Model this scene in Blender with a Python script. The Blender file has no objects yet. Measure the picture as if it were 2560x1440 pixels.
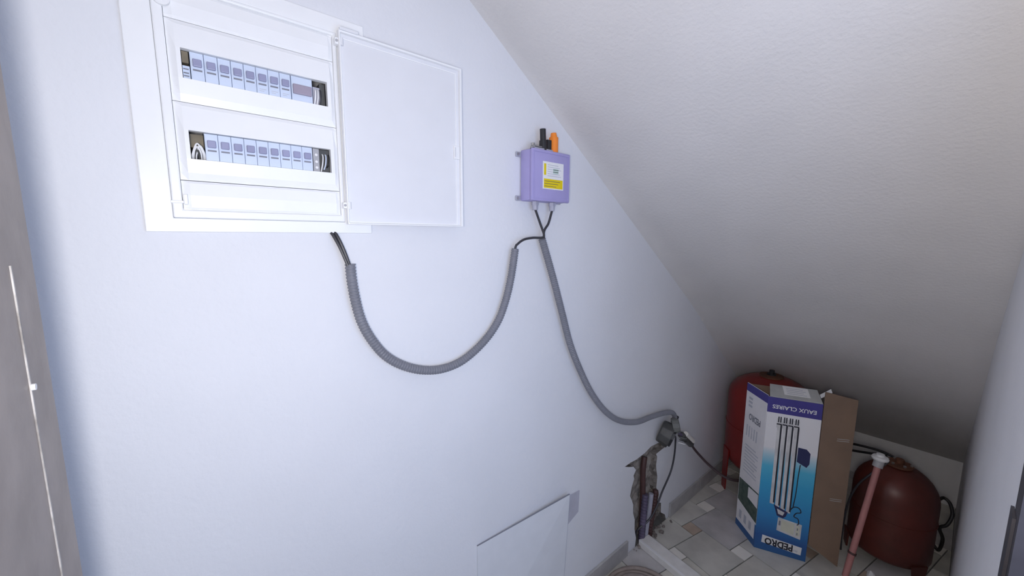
import bpy, bmesh, math, random
from mathutils import Vector, Matrix
from mathutils.geometry import tessellate_polygon
random.seed(4)
PI = math.pi
S = bpy.context.scene
COL = S.collection
# ------------------------------------------------------------------ camera, world, light, exposure
def add_camera():
    yaw, pitch, roll, F = 0.8756, 0.1327, 0.0036, 965.94
    cy, sy, cp, sp = math.cos(yaw), math.sin(yaw), math.cos(pitch), math.sin(pitch)
    f = Vector((-sy*cp, cy*cp, -sp)); r = Vector((cy, sy, 0)); u = r.cross(f)
    c, s = math.cos(roll), math.sin(roll)
    r2, u2 = c*r + s*u, -s*r + c*u
    cd = bpy.data.cameras.new('camera'); cd.sensor_width = 36; cd.lens = F/2560*36
    cd.clip_start = 0.01; cd.clip_end = 50
    o = bpy.data.objects.new('camera', cd); COL.objects.link(o)
    o.matrix_world = Matrix(((r2.x, u2.x, -f.x, 0.8533), (r2.y, u2.y, -f.y, 0), (r2.z, u2.z, -f.z, 1.3884), (0, 0, 0, 1)))
    S.camera = o
add_camera()
w = bpy.data.worlds.new('outdoor sky'); S.world = w; w.use_nodes = True
w.node_tree.nodes['Background'].inputs[0].default_value = (0.55, 0.68, 1.0, 1)
w.node_tree.nodes['Background'].inputs[1].default_value = 0.5
def area(name, loc, target, sx, sy, power, color):
    l = bpy.data.lights.new(name, 'AREA'); l.shape = 'RECTANGLE'; l.size = sx; l.size_y = sy
    l.energy = power; l.color = color
    o = bpy.data.objects.new(name, l); COL.objects.link(o); o.location = loc
    o.rotation_euler = (Vector(target) - Vector(loc)).to_track_quat('-Z', 'Z').to_euler()
    return o
area('daylight_at_doorway', (1.20, 0.02, 1.25), (0, 0.02, 1.20), 0.6, 1.3, 8.5, (0.46, 0.62, 1.0))
fl_ = bpy.data.lights.new('camera_flash', 'POINT'); fl_.energy = 19.5; fl_.color = (1.0, .955, .92); fl_.shadow_soft_size = .06   # the on-camera flash
fo_ = bpy.data.objects.new('camera_flash', fl_); COL.objects.link(fo_); fo_.location = (.885, -.07, 1.36)
S.view_settings.view_transform = 'Standard'; S.view_settings.look = 'None'
S.view_settings.exposure = 0.0; S.view_settings.gamma = 1.0; S.view_settings.use_curve_mapping = False
try:
    S.cycles.diffuse_bounces = 8; S.cycles.max_bounces = 12
except Exception: pass

# ------------------------------------------------------------------ materials
def rgb(c):
    if isinstance(c, str):
        v = [int(c[i:i+2], 16)/255 for i in (0, 2, 4)]
        return tuple((x/12.92 if x <= .04045 else ((x+.055)/1.055)**2.4) for x in v) + (1,)
    return tuple(c)[:3] + (1,)
def mat(name, col, rough=.5, metal=0., var=.06, vscale=18, bump=0., bscale=120, col2=None, spec=.5, detail=4):
    m = bpy.data.materials.new(name); m.use_nodes = True; nt = m.node_tree; N = nt.nodes; L = nt.links
    b = N['Principled BSDF']; b.inputs['Roughness'].default_value = rough; b.inputs['Metallic'].default_value = metal
    b.inputs['Specular IOR Level'].default_value = spec
    tc = N.new('ShaderNodeTexCoord')
    nz = N.new('ShaderNodeTexNoise'); nz.inputs['Scale'].default_value = vscale; nz.inputs['Detail'].default_value = detail
    L.new(tc.outputs['Object'], nz.inputs['Vector'])
    cr = N.new('ShaderNodeValToRGB'); c = rgb(col)
    if col2 is None:
        cr.color_ramp.elements[0].color = tuple(max(0, x*(1-var)) for x in c[:3]) + (1,)
        cr.color_ramp.elements[1].color = tuple(min(1, x*(1+var)) for x in c[:3]) + (1,)
    else:
        cr.color_ramp.elements[0].color = c; cr.color_ramp.elements[1].color = rgb(col2)
    cr.color_ramp.elements[0].position = .35; cr.color_ramp.elements[1].position = .65
    L.new(nz.outputs['Fac'], cr.inputs['Fac']); L.new(cr.outputs['Color'], b.inputs['Base Color'])
    if bump:
        n2 = N.new('ShaderNodeTexNoise'); n2.inputs['Scale'].default_value = bscale; n2.inputs['Detail'].default_value = 5
        L.new(tc.outputs['Object'], n2.inputs['Vector'])
        bp = N.new('ShaderNodeBump'); bp.inputs['Strength'].default_value = bump; bp.inputs['Distance'].default_value = .004
        L.new(n2.outputs['Fac'], bp.inputs['Height']); L.new(bp.outputs['Normal'], b.inputs['Normal'])
    return m
M = {}
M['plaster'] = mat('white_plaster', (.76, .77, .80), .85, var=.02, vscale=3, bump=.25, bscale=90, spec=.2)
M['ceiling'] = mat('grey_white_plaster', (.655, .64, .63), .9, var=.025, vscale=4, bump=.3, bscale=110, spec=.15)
M['plaster_side'] = mat('side_plaster', (.79, .785, .79), .9, var=.02, vscale=4, bump=.4, bscale=50, spec=.15)
M['cement'] = mat('raw_cement', (.20, .18, .165), .95, col2=(.36, .33, .30), vscale=30, bump=1., bscale=90, spec=.1)
M['grout'] = mat('floor_grout', (.15, .15, .145), .9, var=.2)
M['tile'] = [mat('grey_tile', tuple(x*f for x, f in zip(c, (1.7, 1.66, 1.55))), .38, col2=tuple(x*f for x, f in zip(d, (1.7, 1.66, 1.55))), vscale=9, bump=.05, bscale=20) for c, d in
             (((.27, .27, .265), (.36, .36, .35)), ((.30, .30, .30), (.38, .38, .37)), ((.25, .25, .265), (.33, .325, .345)), ((.31, .305, .29), (.39, .385, .365)))]
M['tile_light'] = mat('cream_tile', (.80, .77, .71), .38, col2=(.86, .83, .77), vscale=12)
M['tile_ochre'] = mat('ochre_tile', (.42, .33, .26), .4, col2=(.52, .42, .34), vscale=12)
M['skirting'] = mat('grey_skirting_tile', (.38, .37, .37), .4, col2=(.48, .47, .46), vscale=14)
M['plastic'] = mat('white_plastic', (.87, .88, .89), .35, var=.01)
M['plastic_dull'] = mat('white_plastic_door', (.76, .77, .80), .4, var=.01)
M['greyplastic'] = mat('grey_plastic', (.42, .42, .44), .45)
M['darkgrey'] = mat('dark_grey_plastic', (.075, .076, .074), .5, var=.2)
M['breaker'] = mat('breaker_body', (.62, .70, .84), .4, var=.02)
M['toggle'] = mat('breaker_toggle', (.30, .31, .46), .4)
M['toggle_wide'] = mat('wide_device_toggle', (.34, .30, .38), .4)
M['brass'] = mat('brass_brown', (.19, .16, .11), .5, metal=.3, var=.2)
M['black'] = mat('black_rubber', (.018, .018, .02), .5, var=.2)
M['cable'] = mat('black_cable', (.035, .035, .042), .45, var=.1)
M['conduit'] = mat('grey_conduit', (.20, .205, .235), .5, var=.05)
M['lilac'] = mat('lilac_paint', (.38, .345, .62), .42, var=.02, bump=.08, bscale=200)
M['lilac_dark'] = mat('lilac_gland', (.40, .40, .47), .5)
M['orange'] = mat('orange_plastic', (.90, .26, .03), .35, var=.05)
M['yellow'] = mat('yellow_print', (.78, .60, .0), .5, var=.03)
M['paper'] = mat('white_paper', (.80, .80, .80), .6, var=.02)
M['ink'] = mat('grey_ink', (.22, .23, .27), .6)
M['inklight'] = mat('light_ink', (.50, .52, .58), .6)
M['green_ink'] = mat('pale_green_ink', (.55, .68, .62), .6)
M['steel'] = mat('steel', (.45, .44, .42), .35, metal=.8, var=.1)
M['doorpaint'] = mat('brown_grey_metal_paint', (.26, .215, .185), .45, col2=(.34, .285, .25), vscale=14, bump=.1, bscale=60, detail=8)
M['scratch_glint'] = mat('worn_edge_glint', (.22, .20, .18), .5, col2=(.55, .52, .49), vscale=40)  # scratched paint, with the glint on the ridge mixed into its pale tone
M['red'] = mat('red_enamel', (.25, .018, .014), .3, col2=(.20, .016, .013), vscale=6, bump=.03, bscale=30)
M['red_worn'] = mat('worn_red_enamel', (.115, .022, .015), .4, col2=(.070, .018, .012), vscale=7, bump=.08, bscale=40, detail=7)
M['rust'] = mat('rust_brown', (.13, .05, .025), .7, var=.3)
M['salmon'] = mat('salmon_pipe', (.45, .20, .19), .45, var=.08)
M['redpipe'] = mat('red_brown_pipe', (.080, .038, .036), .5, var=.15)
M['cablebrown'] = mat('brown_cable', (.065, .042, .045), .5)
M['midgrey'] = mat('mid_grey_plastic', (.15, .155, .145), .5, var=.1)
M['jambpaint'] = mat('dark_metal_paint', (.045, .042, .050), .5, var=.2)
M['shadowgrey'] = mat('grey_lilac_shadow', (.50, .50, .57), .6)  # flat shadow tone for the plate beside the leaning sheet
M['purplepipe'] = mat('purple_sheath', (.115, .095, .155), .5, var=.15)
M['blackish'] = mat('dark_earth', (.06, .05, .045), .95, var=.4, bump=.8)
M['card'] = mat('brown_cardboard', (.245, .165, .115), .85, col2=(.205, .14, .10), vscale=7, bump=.1, bscale=70)
M['card_grey'] = mat('greyed_cardboard', (.44, .45, .44), .8, var=.06)
M['print_white'] = mat('printed_white_card', (.82, .81, .83), .45, var=.03)
M['purple_print'] = mat('purple_blue_print', (.060, .050, .26), .45, var=.05)
M['silver_print'] = mat('silver_print', (.55, .55, .56), .4, col2=(.72, .72, .72), vscale=20)
M['black_print'] = mat('black_print', (.02, .02, .03), .5)
M['navy_print'] = mat('navy_print', (.025, .03, .10), .5)
M['cream_print'] = mat('cream_print', (.62, .63, .52), .5)
M['green_print'] = mat('dark_green_print', (.035, .075, .06), .5, col2=(.10, .13, .11), vscale=40)
M['white_board'] = mat('white_painted_strip', (.78, .765, .74), .5, col2=(.70, .685, .66), vscale=25)
M['sheet'] = mat('pale_blue_white_sheet', (.735, .755, .79), .7, var=.02)
M['hose'] = mat('beige_hose', (.30, .245, .215), .65, col2=(.22, .18, .16), vscale=25)
M['terracotta'] = mat('rubble', (.16, .13, .12), .95, col2=(.30, .27, .25), vscale=30, bump=.6)
def gradient_print():
    m = mat('blue_gradient_print', (.7, .7, .7), .42); nt = m.node_tree; N = nt.nodes; L = nt.links
    tc = N.new('ShaderNodeTexCoord'); sx = N.new('ShaderNodeSeparateXYZ'); L.new(tc.outputs['Object'], sx.inputs[0])
    mr = N.new('ShaderNodeMath'); mr.operation = 'DIVIDE'; mr.inputs[1].default_value = .72; L.new(sx.outputs['Z'], mr.inputs[0])
    cr = N.new('ShaderNodeValToRGB'); L.new(mr.outputs[0], cr.inputs[0]); e = cr.color_ramp.elements
    e[0].position = 0; e[0].color = (.030, .115, .30, 1); e[1].position = 1; e[1].color = (.82, .81, .83, 1)
    for p, c in ((.10, (.028, .105, .32, 1)), (.24, (.035, .24, .54, 1)), (.45, (.045, .38, .66, 1)), (.56, (.09, .48, .70, 1)), (.63, (.42, .64, .74, 1)), (.68, (.80, .80, .82, 1))):
        x = e.new(p); x.color = c
    L.new(cr.outputs['Color'], N['Principled BSDF'].inputs['Base Color']); return m
M['gradient'] = gradient_print()

# ------------------------------------------------------------------ helpers
def BM(): return bmesh.new()
def worldloc(o):
    v = Vector((0, 0, 0))
    while o is not None: v += o.location; o = o.parent
    return v
def obj(name, bm, m, parent=None, smooth=False, bevel=0, kind=None, label=None):
    """one mesh object; bm holds world coordinates"""
    bmesh.ops.remove_doubles(bm, verts=bm.verts, dist=1e-6)
    bmesh.ops.recalc_face_normals(bm, faces=bm.faces)
    if bevel:
        ed = [e for e in bm.edges if len(e.link_faces) == 2 and e.calc_face_angle(0) > .6]
        bmesh.ops.bevel(bm, geom=ed, offset=bevel, segments=2, affect='EDGES', profile=.5, clamp_overlap=True)
    if parent is not None: bmesh.ops.translate(bm, verts=bm.verts, vec=-worldloc(parent))
    me = bpy.data.meshes.new(name); bm.to_mesh(me); bm.free()
    if smooth:
        for p in me.polygons: p.use_smooth = True
        try: me.set_sharp_from_angle(angle=math.radians(40))
        except Exception: pass
    me.materials.append(M[m] if isinstance(m, str) else m)
    o = bpy.data.objects.new(name, me); COL.objects.link(o)
    if parent is not None: o.parent = parent
    if kind: o['kind'] = kind
    if label: o['label'] = label
    return o
def thing(name, label, cat, loc, group=None):
    o = bpy.data.objects.new(name, None); COL.objects.link(o); o.location = loc; o.empty_display_size = .05
    o['label'] = label; o['category'] = cat
    if group: o['group'] = group
    return o
def tag(o, label, cat, group=None):
    o['label'] = label; o['category'] = cat
    if group: o['group'] = group
    return o
def hexa(bm, p):
    """8 points: bottom 0-3, top 4-7"""
    v = [bm.verts.new(q) for q in p]
    for f in ((3, 2, 1, 0), (4, 5, 6, 7), (0, 1, 5, 4), (1, 2, 6, 5), (2, 3, 7, 6), (3, 0, 4, 7)): bm.faces.new([v[i] for i in f])
    return v
def box(bm, x0, x1, y0, y1, z0, z1):
    return hexa(bm, [(x0, y0, z0), (x1, y0, z0), (x1, y1, z0), (x0, y1, z0), (x0, y0, z1), (x1, y0, z1), (x1, y1, z1), (x0, y1, z1)])
def spline(pts, step):
    P = [Vector(p) for p in pts]; P = [2*P[0]-P[1]] + P + [2*P[-1]-P[-2]]; out = []
    for i in range(1, len(P)-2):
        n = 24
        for k in range(n):
            t = k/n; a, b, c, d = P[i-1], P[i], P[i+1], P[i+2]
            out.append(.5*((2*b) + (c-a)*t + (2*a-5*b+4*c-d)*t*t + (3*b-a-3*c+d)*t**3))
    out.append(P[-2].copy())
    res = [out[0]]; acc = 0
    for i in range(1, len(out)):
        a, b = out[i-1], out[i]; d = (b-a).length
        while acc + d >= step and d > 0:
            t = (step-acc)/d; a = a.lerp(b, t); res.append(a); d = (b-a).length; acc = 0
        acc += d
    if (res[-1]-out[-1]).length > step*.3: res.append(out[-1])
    return res
def tube(bm, pts, r, seg=10, rfun=None, caps=True):
    up = Vector((.13, .27, .95)); rings = []; n = len(pts); prev = None
    for i, p in enumerate(pts):
        t = (pts[min(i+1, n-1)] - pts[max(i-1, 0)]).normalized()
        x = (prev - t*prev.dot(t)) if prev is not None else t.cross(up)
        if x.length < 1e-4: x = t.cross(Vector((1, 0, 0)))
        x.normalize(); prev = x; y = t.cross(x); rr = rfun(i) if rfun else r
        rings.append([bm.verts.new(p + rr*(math.cos(2*PI*k/seg)*x + math.sin(2*PI*k/seg)*y)) for k in range(seg)])
    for a, b in zip(rings, rings[1:]):
        for k in range(seg): bm.faces.new((a[k], a[(k+1) % seg], b[(k+1) % seg], b[k]))
    if caps: bm.faces.new(rings[0][::-1]); bm.faces.new(rings[-1])
def cyl(bm, a, b, r, seg=16, r2=None):
    a, b = Vector(a), Vector(b); tube(bm, [a, b], r, seg, (lambda i: (r, r2 if r2 is not None else r)[i]))
def lathe(bm, prof, c, seg=40):
    rings = []
    for r, z in prof:
        if r < 1e-6: rings.append([bm.verts.new((c[0], c[1], c[2]+z))])
        else: rings.append([bm.verts.new((c[0]+r*math.cos(2*PI*k/seg), c[1]+r*math.sin(2*PI*k/seg), c[2]+z)) for k in range(seg)])
    for a, b in zip(rings, rings[1:]):
        for k in range(seg):
            k2 = (k+1) % seg
            if len(a) == 1 and len(b) == 1: continue
            if len(a) == 1: bm.faces.new((a[0], b[k2], b[k]))
            elif len(b) == 1: bm.faces.new((a[k], a[k2], b[0]))
            else: bm.faces.new((a[k], a[k2], b[k2], b[k]))
    for R in (rings[0], rings[-1]):
        if len(R) > 1: bm.faces.new(R)
def prism_x(bm, loops, x0, x1):
    """slab between x0 and x1 of a (y,z) polygon, the first loop, with holes, the others"""
    tri = tessellate_polygon([[Vector((y, z, 0)) for y, z in lp] for lp in loops])
    flat = [p for lp in loops for p in lp]
    A = [bm.verts.new((x0, y, z)) for y, z in flat]; B = [bm.verts.new((x1, y, z)) for y, z in flat]
    for t in tri:
        for V in (A, B):
            try: bm.faces.new([V[i] for i in t])
            except ValueError: pass
    k = 0
    for lp in loops:
        n = len(lp)
        for i in range(n):
            a, b = k+i, k+(i+1) % n
            bm.faces.new((A[a], A[b], B[b], B[a]))
        k += n
def frame_x(bm, x0, x1, o, i):
    prism_x(bm, [[(o[0], o[2]), (o[1], o[2]), (o[1], o[3]), (o[0], o[3])], [(i[0], i[2]), (i[0], i[3]), (i[1], i[3]), (i[1], i[2])]], x0, x1)
def text_mesh(body, size, fn, depth=.0004, offset=0.):
    """flat lettering; fn maps (x, y, d) of the text plane, x centred, to world"""
    cu = bpy.data.curves.new('t', 'FONT'); cu.body = body; cu.size = size; cu.align_x = 'CENTER'; cu.align_y = 'CENTER'
    cu.offset = offset; cu.resolution_u = 3; cu.fill_mode = 'FRONT'
    o = bpy.data.objects.new('t', cu); COL.objects.link(o); bpy.context.view_layer.update()
    dg = bpy.context.evaluated_depsgraph_get(); me = bpy.data.meshes.new_from_object(o.evaluated_get(dg))
    bm = BM(); bm.from_mesh(me)
    for v in bm.verts: v.co = fn(v.co.x, v.co.y, depth)
    bpy.data.objects.remove(o); bpy.data.curves.remove(cu); bpy.data.meshes.remove(me)
    return bm

# ------------------------------------------------------------------ the setting
SL = [(-.32, 2.568), (1.85, 1.094), (2.21, .815), (2.97, .235)]          # underside of the stair flight, (y, z)
YB = 2.95
def slope(y):
    for (a, b), (c, d) in zip(SL, SL[1:]):
        if y <= c: return b + (d-b)*(y-a)/(c-a)
    return SL[-1][1]
PANEL_HOLE = (-.004, .248, 1.433, 1.770)
HOLE = [(1.735, .425), (1.66, .418), (1.5946, .444), (1.535, .449), (1.4842, .436), (1.4154, .4305), (1.372, .434), (1.3319, .4316), (1.365, .417), (1.3985, .405), (1.4193, .3812), (1.402, .362),
        (1.4078, .3434), (1.393, .315), (1.3819, .2753), (1.398, .247), (1.4106, .22), (1.413, .18), (1.4282, .1403), (1.431, .09), (1.4472, .0388), (1.44, -.02),
        (1.72, -.02), (1.700, .03), (1.66, .06), (1.655, .1144), (1.62, .13), (1.6315, .17), (1.602, .2159), (1.606, .27), (1.5882, .332), (1.594, .375), (1.582, .3941), (1.63, .398), (1.70, .400)]
bm = BM()
top = [(y, z+.06) for y, z in SL[::-1]]
outer = [(-.32, -.08), (YB+.02, -.08)] + top
ph = PANEL_HOLE
prism_x(bm, [outer, [(ph[0], ph[2]), (ph[0], ph[3]), (ph[1], ph[3]), (ph[1], ph[2])], HOLE[::-1]], -.12, 0)
wl = obj('wall_left', bm, 'plaster', kind='structure')
wl.data.materials.append(M['cement'])                           # the broken sides of the chase are bare masonry
for p in wl.data.polygons:
    if abs(p.normal.x) < .5 and 1.3 < p.center.y < 1.74 and -.021 < p.center.z < .46: p.material_index = 1
# raw cement at the back of the chase, and its crumbled rim
bm = BM(); n = 22
vs = {}
for i in range(n+1):
    for j in range(n+1):
        y = 1.30 + .46*i/n; z = -.06 + .53*j/n
        vs[i, j] = bm.verts.new((-.035 + random.uniform(-.012, .012), y, z))
for i in range(n):
    for j in range(n): bm.faces.new((vs[i, j], vs[i+1, j], vs[i+1, j+1], vs[i, j+1]))
obj('chased_masonry', bm, 'cement', wl, kind='structure')
for i in range(26):                                            # broken lumps of plaster along the rim
    k = random.randrange(len(HOLE)); a, b = HOLE[k], HOLE[(k+1) % len(HOLE)]; t = random.random()
    y, z = a[0]+(b[0]-a[0])*t, a[1]+(b[1]-a[1])*t
    if z < .03: continue
    bm = BM(); bmesh.ops.create_icosphere(bm, subdivisions=1, radius=random.uniform(.006, .012), matrix=Matrix.Translation((-.012, y, z)))
    for v in bm.verts: v.co += Vector((random.uniform(-.003, .003), random.uniform(-.004, .004), random.uniform(-.004, .004)))
    obj('plaster_crumb', bm, 'cement', wl)
# floor: grout bed with two sizes of tile
bm = BM(); box(bm, -.12, 1.25, -.4, YB+.1, -.05, -.004)
fl = obj('floor', bm, 'grout', kind='structure')
def clip(poly, x0, x1, y0, y1):
    for ax, lim, sg in ((0, x0, 1), (0, x1, -1), (1, y0, 1), (1, y1, -1)):
        out = []
        for i in range(len(poly)):
            a, b = poly[i], poly[(i+1) % len(poly)]; da, db = sg*(a[ax]-lim), sg*(b[ax]-lim)
            if da >= 0: out.append(a)
            if da*db < 0:
                t = da/(da-db); out.append((a[0]+(b[0]-a[0])*t, a[1]+(b[1]-a[1])*t))
        poly = out
        if len(poly) < 3: return None
    return poly
TA, TB, TR = .2, .066, math.radians(-11)
cr_, sr_ = math.cos(TR), math.sin(TR)
def tile_w(u, v):
    u -= TA+TB/2; v -= TB/2                                    # one small tile is centred at (.113, 1.75)
    return (.113 + u*cr_ - v*sr_, 1.75 + u*sr_ + v*cr_)
g = .0022; tn = 0
for i in range(-14, 20):
    for j in range(-20, 14):
        ou, ov = i*TA - j*TB, i*TB + j*TA
        for s, (du, dv), big in ((TB, (TA, 0), 0), (TA, (0, 0), 1)):
            pts = [(ou+du+g, ov+dv+g), (ou+du+s-g, ov+dv+g), (ou+du+s-g, ov+dv+s-g), (ou+du+g, ov+dv+s-g)]
            P = clip([tile_w(*q) for q in pts], .002, .918, -.29, YB-.004)
            if not P: continue
            ar = abs(sum(P[k][0]*P[(k+1) % len(P)][1]-P[(k+1) % len(P)][0]*P[k][1] for k in range(len(P))))/2
            if ar < 2e-4: continue
            bm = BM(); lo = [bm.verts.new((x, y, -.004)) for x, y in P]; h = random.uniform(-.0004, .0004)
            hi = [bm.verts.new((x, y, h)) for x, y in P]; bm.faces.new(hi)
            for k in range(len(P)): k2 = (k+1) % len(P); bm.faces.new((lo[k], lo[k2], hi[k2], hi[k]))
            m = random.choice(M['tile']) if big else (M['tile_ochre'] if random.random() < .22 else M['tile_light'])
            obj('tile', bm, m, fl); tn += 1
# ceiling: underside of the stair, with a plaster cove along the left wall
bm = BM(); ys = [-.32+k*(YB+.02+.32)/40 for k in range(41)]; xs = [-.12, -.0005, .004, .010, .018, .028, .04, .055, .08, .12, .5, 1.04]
def under(x, y):
    c = .004+.045*max(0, min(1, (y-.6)/1.7))**1.3; R = .02+.10*max(0, min(1, (y-.6)/1.7)); t = max(0, min(1, 1-max(x, 0)/R))
    return slope(y) - c*t**2.2
G = [[bm.verts.new((x, y, under(x, y))) for x in xs] for y in ys]; T_ = [[bm.verts.new((x, y, slope(y)+.12)) for x in (xs[0], xs[-1])] for y in ys]
for a in range(40):
    for k in range(len(xs)-1): bm.faces.new((G[a][k], G[a][k+1], G[a+1][k+1], G[a+1][k]))
    bm.faces.new((T_[a][0], T_[a+1][0], T_[a+1][1], T_[a][1]))
    bm.faces.new((G[a][0], G[a+1][0], T_[a+1][0], T_[a][0])); bm.faces.new((G[a][-1], T_[a][1], T_[a+1][1], G[a+1][-1]))
for a in (0, 40): bm.faces.new(G[a] + [T_[a][1], T_[a][0]])
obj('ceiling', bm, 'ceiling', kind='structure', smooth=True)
# right wall with the doorway in it, back and front walls
DY0, DY1, DZ = -.11, .775, 1.80
bm = BM()
prism_x(bm, [[(-.32, -.08), (DY0, -.08), (DY0, DZ), (DY1, DZ), (DY1, -.08), (YB+.02, -.08)] + top], .92, 1.03)
obj('wall_right', bm, 'plaster_side', kind='structure')
bm = BM(); box(bm, 0, .92, YB, YB+.1, -.05, .262); obj('wall_back', bm, 'plaster_side', kind='structure')
bm = BM(); box(bm, 0, .92, -.42, -.31, -.05, 2.56); obj('wall_front', bm, 'plaster', kind='structure')
# skirting tiles on the left wall
bl = bpy.data.objects.new('baseboard_left', None); COL.objects.link(bl); bl['kind'] = 'structure'
for y0, y1 in ((-.28, .03), (.033, .36), (.363, .69), (.693, 1.02), (1.023, 1.372), (1.735, 2.06), (2.063, 2.39), (2.393, 2.72), (2.723, 2.945)):
    bm = BM(); box(bm, .0005, .010, y0, y1, 0.0005, .071); obj('skirting_tile', bm, 'skirting', bl, bevel=.0015)
# steel door leaf opened into the closet, and the steel jamb at the right
dr = bpy.data.objects.new('door_1', None); COL.objects.link(dr); dr['kind'] = 'structure'; dr.location = (.90, -.112, 0)
DA, DB = Vector((.905, -.112, 0)), Vector((.203, -.1300, 0)); du = (DB-DA).normalized(); dn = Vector((du.y, -du.x, 0))
if dn.y < 0: dn = -dn
def dbox(bm, s0, s1, d0, d1, z0, z1):
    q = [DA+du*s+dn*d for s, d in ((s0, d0), (s1, d0), (s1, d1), (s0, d1))]
    hexa(bm, [Vector((p.x, p.y, z0)) for p in q] + [Vector((p.x, p.y, z1)) for p in q])
LW = (DB-DA).length
bm = BM(); dbox(bm, 0, LW, -.045, 0, .012, 1.785); obj('door_leaf', bm, 'doorpaint', dr, bevel=.002)
bm = BM(); dbox(bm, LW-.0835, LW-.0805, 0, .0012, .03, 1.36)  # scratched bead whose pale colour also paints the light caught on the ridge
obj('worn_seam_glint', bm, 'scratch_glint', dr, label='pale scratched seam with painted glint along the door edge')
bm = BM(); p = DA+du*(LW-.082); cyl(bm, (p.x, p.y+.001, 1.243), (p.x, p.y+.004, 1.243), .0032, 10); obj('rivet', bm, 'paper', dr, label='small white rivet on the seam')
for z in (.25, 1.55):
    bm = BM(); cyl(bm, (.908, -.104, z-.05), (.908, -.104, z+.05), .008, 12); obj('hinge', bm, 'steel', dr)
bm = BM(); box(bm, .9175, 1.035, DY1-.05, DY1-.0005, .0005, DZ-.002)
box(bm, .93, 1.035, DY0, DY0+.03, 0, DZ-.002)
jm = obj('door_jamb', bm, 'jambpaint', dr)
bm = BM(); box(bm, .9145, .9174, DY1-.03, DY1+.006, .95, 1.05); obj('strike_plate', bm, 'jambpaint', jm)

# ------------------------------------------------------------------ electrical distribution board
PB = thing('distribution_board', 'large white flush electrical panel with its small door swung open and two rows of breakers', 'electrical panel', (0, .13, 1.6))
bm = BM(); frame_x(bm, 0.0, .009, (-.0497, .3088, 1.3937, 1.809), (-.0145, .254, 1.4165, 1.779)); obj('outer_frame', bm, 'plastic', PB, bevel=.0015)
bm = BM(); frame_x(bm, 0.0, .013, (-.0143, .2538, 1.4167, 1.7788), (-.001, .2465, 1.4297, 1.7725)); obj('inner_frame', bm, 'plastic', PB, bevel=.002)
bm = BM()
y0, y1, z0, z1 = PANEL_HOLE; e = .0015
for b in ((-.075, -.073, y0+e, y1-e, z0+e, z1-e), (-.073, -.001, y0+e, y0+2*e, z0+e, z1-e), (-.073, -.001, y1-2*e, y1-e, z0+e, z1-e), (-.073, -.001, y0+2*e, y1-2*e, z0+e, z0+2*e), (-.073, -.001, y0+2*e, y1-2*e, z1-2*e, z1-e)): box(bm, *b)
obj('back_box', bm, 'greyplastic', PB)
WY0, WY1 = .0156, .2316
def cover(zt, zb, win=None):
    """blank cover strip, swelling outward around its window"""
    bm = BM(); xo, xi = .0075, .0145
    ys = [-.0005, .010, WY0, WY1, .238, .246]
    if win: zs = [zt, zt-.006, win[0], win[1], zb+.012, zb]; xs = [xo, .0105, xi, xi, .0115, xo]
    else: zs = [zt, zt-.004, (zt+zb)/2, zb+.004, zb]; xs = [xo, .0105, .0125, .0105, xo]
    V = [[bm.verts.new((x if 0 < k < len(ys)-1 else xo, y, z)) for k, y in enumerate(ys)] for x, z in zip(xs, zs)]
    B = [[bm.verts.new((.003, y, z)) for y in ys] for z in zs]
    for a in range(len(zs)-1):
        for k in range(len(ys)-1):
            if win and a == 2 and k == 2: continue
            bm.faces.new((V[a][k], V[a][k+1], V[a+1][k+1], V[a+1][k])); bm.faces.new((B[a][k], B[a+1][k], B[a+1][k+1], B[a][k+1]))
    if win:
        for (a, k, c, d) in ((2, 2, 2, 3), (2, 3, 3, 3), (3, 3, 3, 2), (3, 2, 2, 2)): bm.faces.new((V[a][k], V[c][d], B[c][d], B[a][k]))
    for a in range(len(zs)-1):
        for k in (0, len(ys)-1): bm.faces.new((V[a][k], V[a+1][k], B[a+1][k], B[a][k]))
    for a in (0, len(zs)-1):
        for k in range(len(ys)-1): bm.faces.new((V[a][k], V[a][k+1], B[a][k+1], B[a][k]))
    return bm
WIN = ((1.6825, 1.6375), (1.5575, 1.5125))
obj('cover_plate', cover(1.7722, 1.7255), 'plastic', PB)
obj('cover_plate', cover(1.7245, 1.602, WIN[0]), 'plastic', PB)
obj('cover_plate', cover(1.6010, 1.4785, WIN[1]), 'plastic', PB)
obj('cover_plate', cover(1.4775, 1.430), 'plastic', PB)
def rail(zc):
    bm = BM(); box(bm, -.062, -.058, .004, .240, zc-.0175, zc+.0175); obj('mounting_rail', bm, 'steel', PB)
def breaker(yc, zc, w=.0174, wide=False):
    bm = BM(); box(bm, -.05, -.004, yc-w/2, yc+w/2, zc-.040, zc+.040); box(bm, -.004, .009, yc-w/2, yc+w/2, zc-.0215, zc+.0215)
    b = obj('breaker', bm, 'breaker', PB, bevel=.0006)
    bm = BM()
    if wide: box(bm, .009, .0145, yc-w/2+.002, yc+w/2-.002, zc-.010, zc+.007)
    else: box(bm, .009, .0145, yc-.0058, yc+.0058, zc-.001, zc+.0105)
    obj('toggle', bm, 'toggle_wide' if wide else 'toggle', b, bevel=.0012)
    if not wide:
        bm = BM(); box(bm, .009, .0094, yc-.0060, yc+.0060, zc-.0068, zc-.0042); obj('marking', bm, 'ink', b)
        if yc > .12 and zc > 1.6: 
            bm = BM(); box(bm, .009, .0094, yc-.005, yc+.005, zc-.014, zc-.0132); box(bm, .009, .0094, yc-.005, yc+.002, zc-.017, zc-.0162); obj('fine_print', bm, 'inklight', b)
Z1, Z2 = 1.660, 1.535
rail(Z1); rail(Z2)
for k in range(8): breaker(.0353+k*.01795, Z1)
breaker(.1885, Z1, .0352, True)
for k in range(9): breaker(.0443+k*.01825, Z2, .0178)
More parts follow.
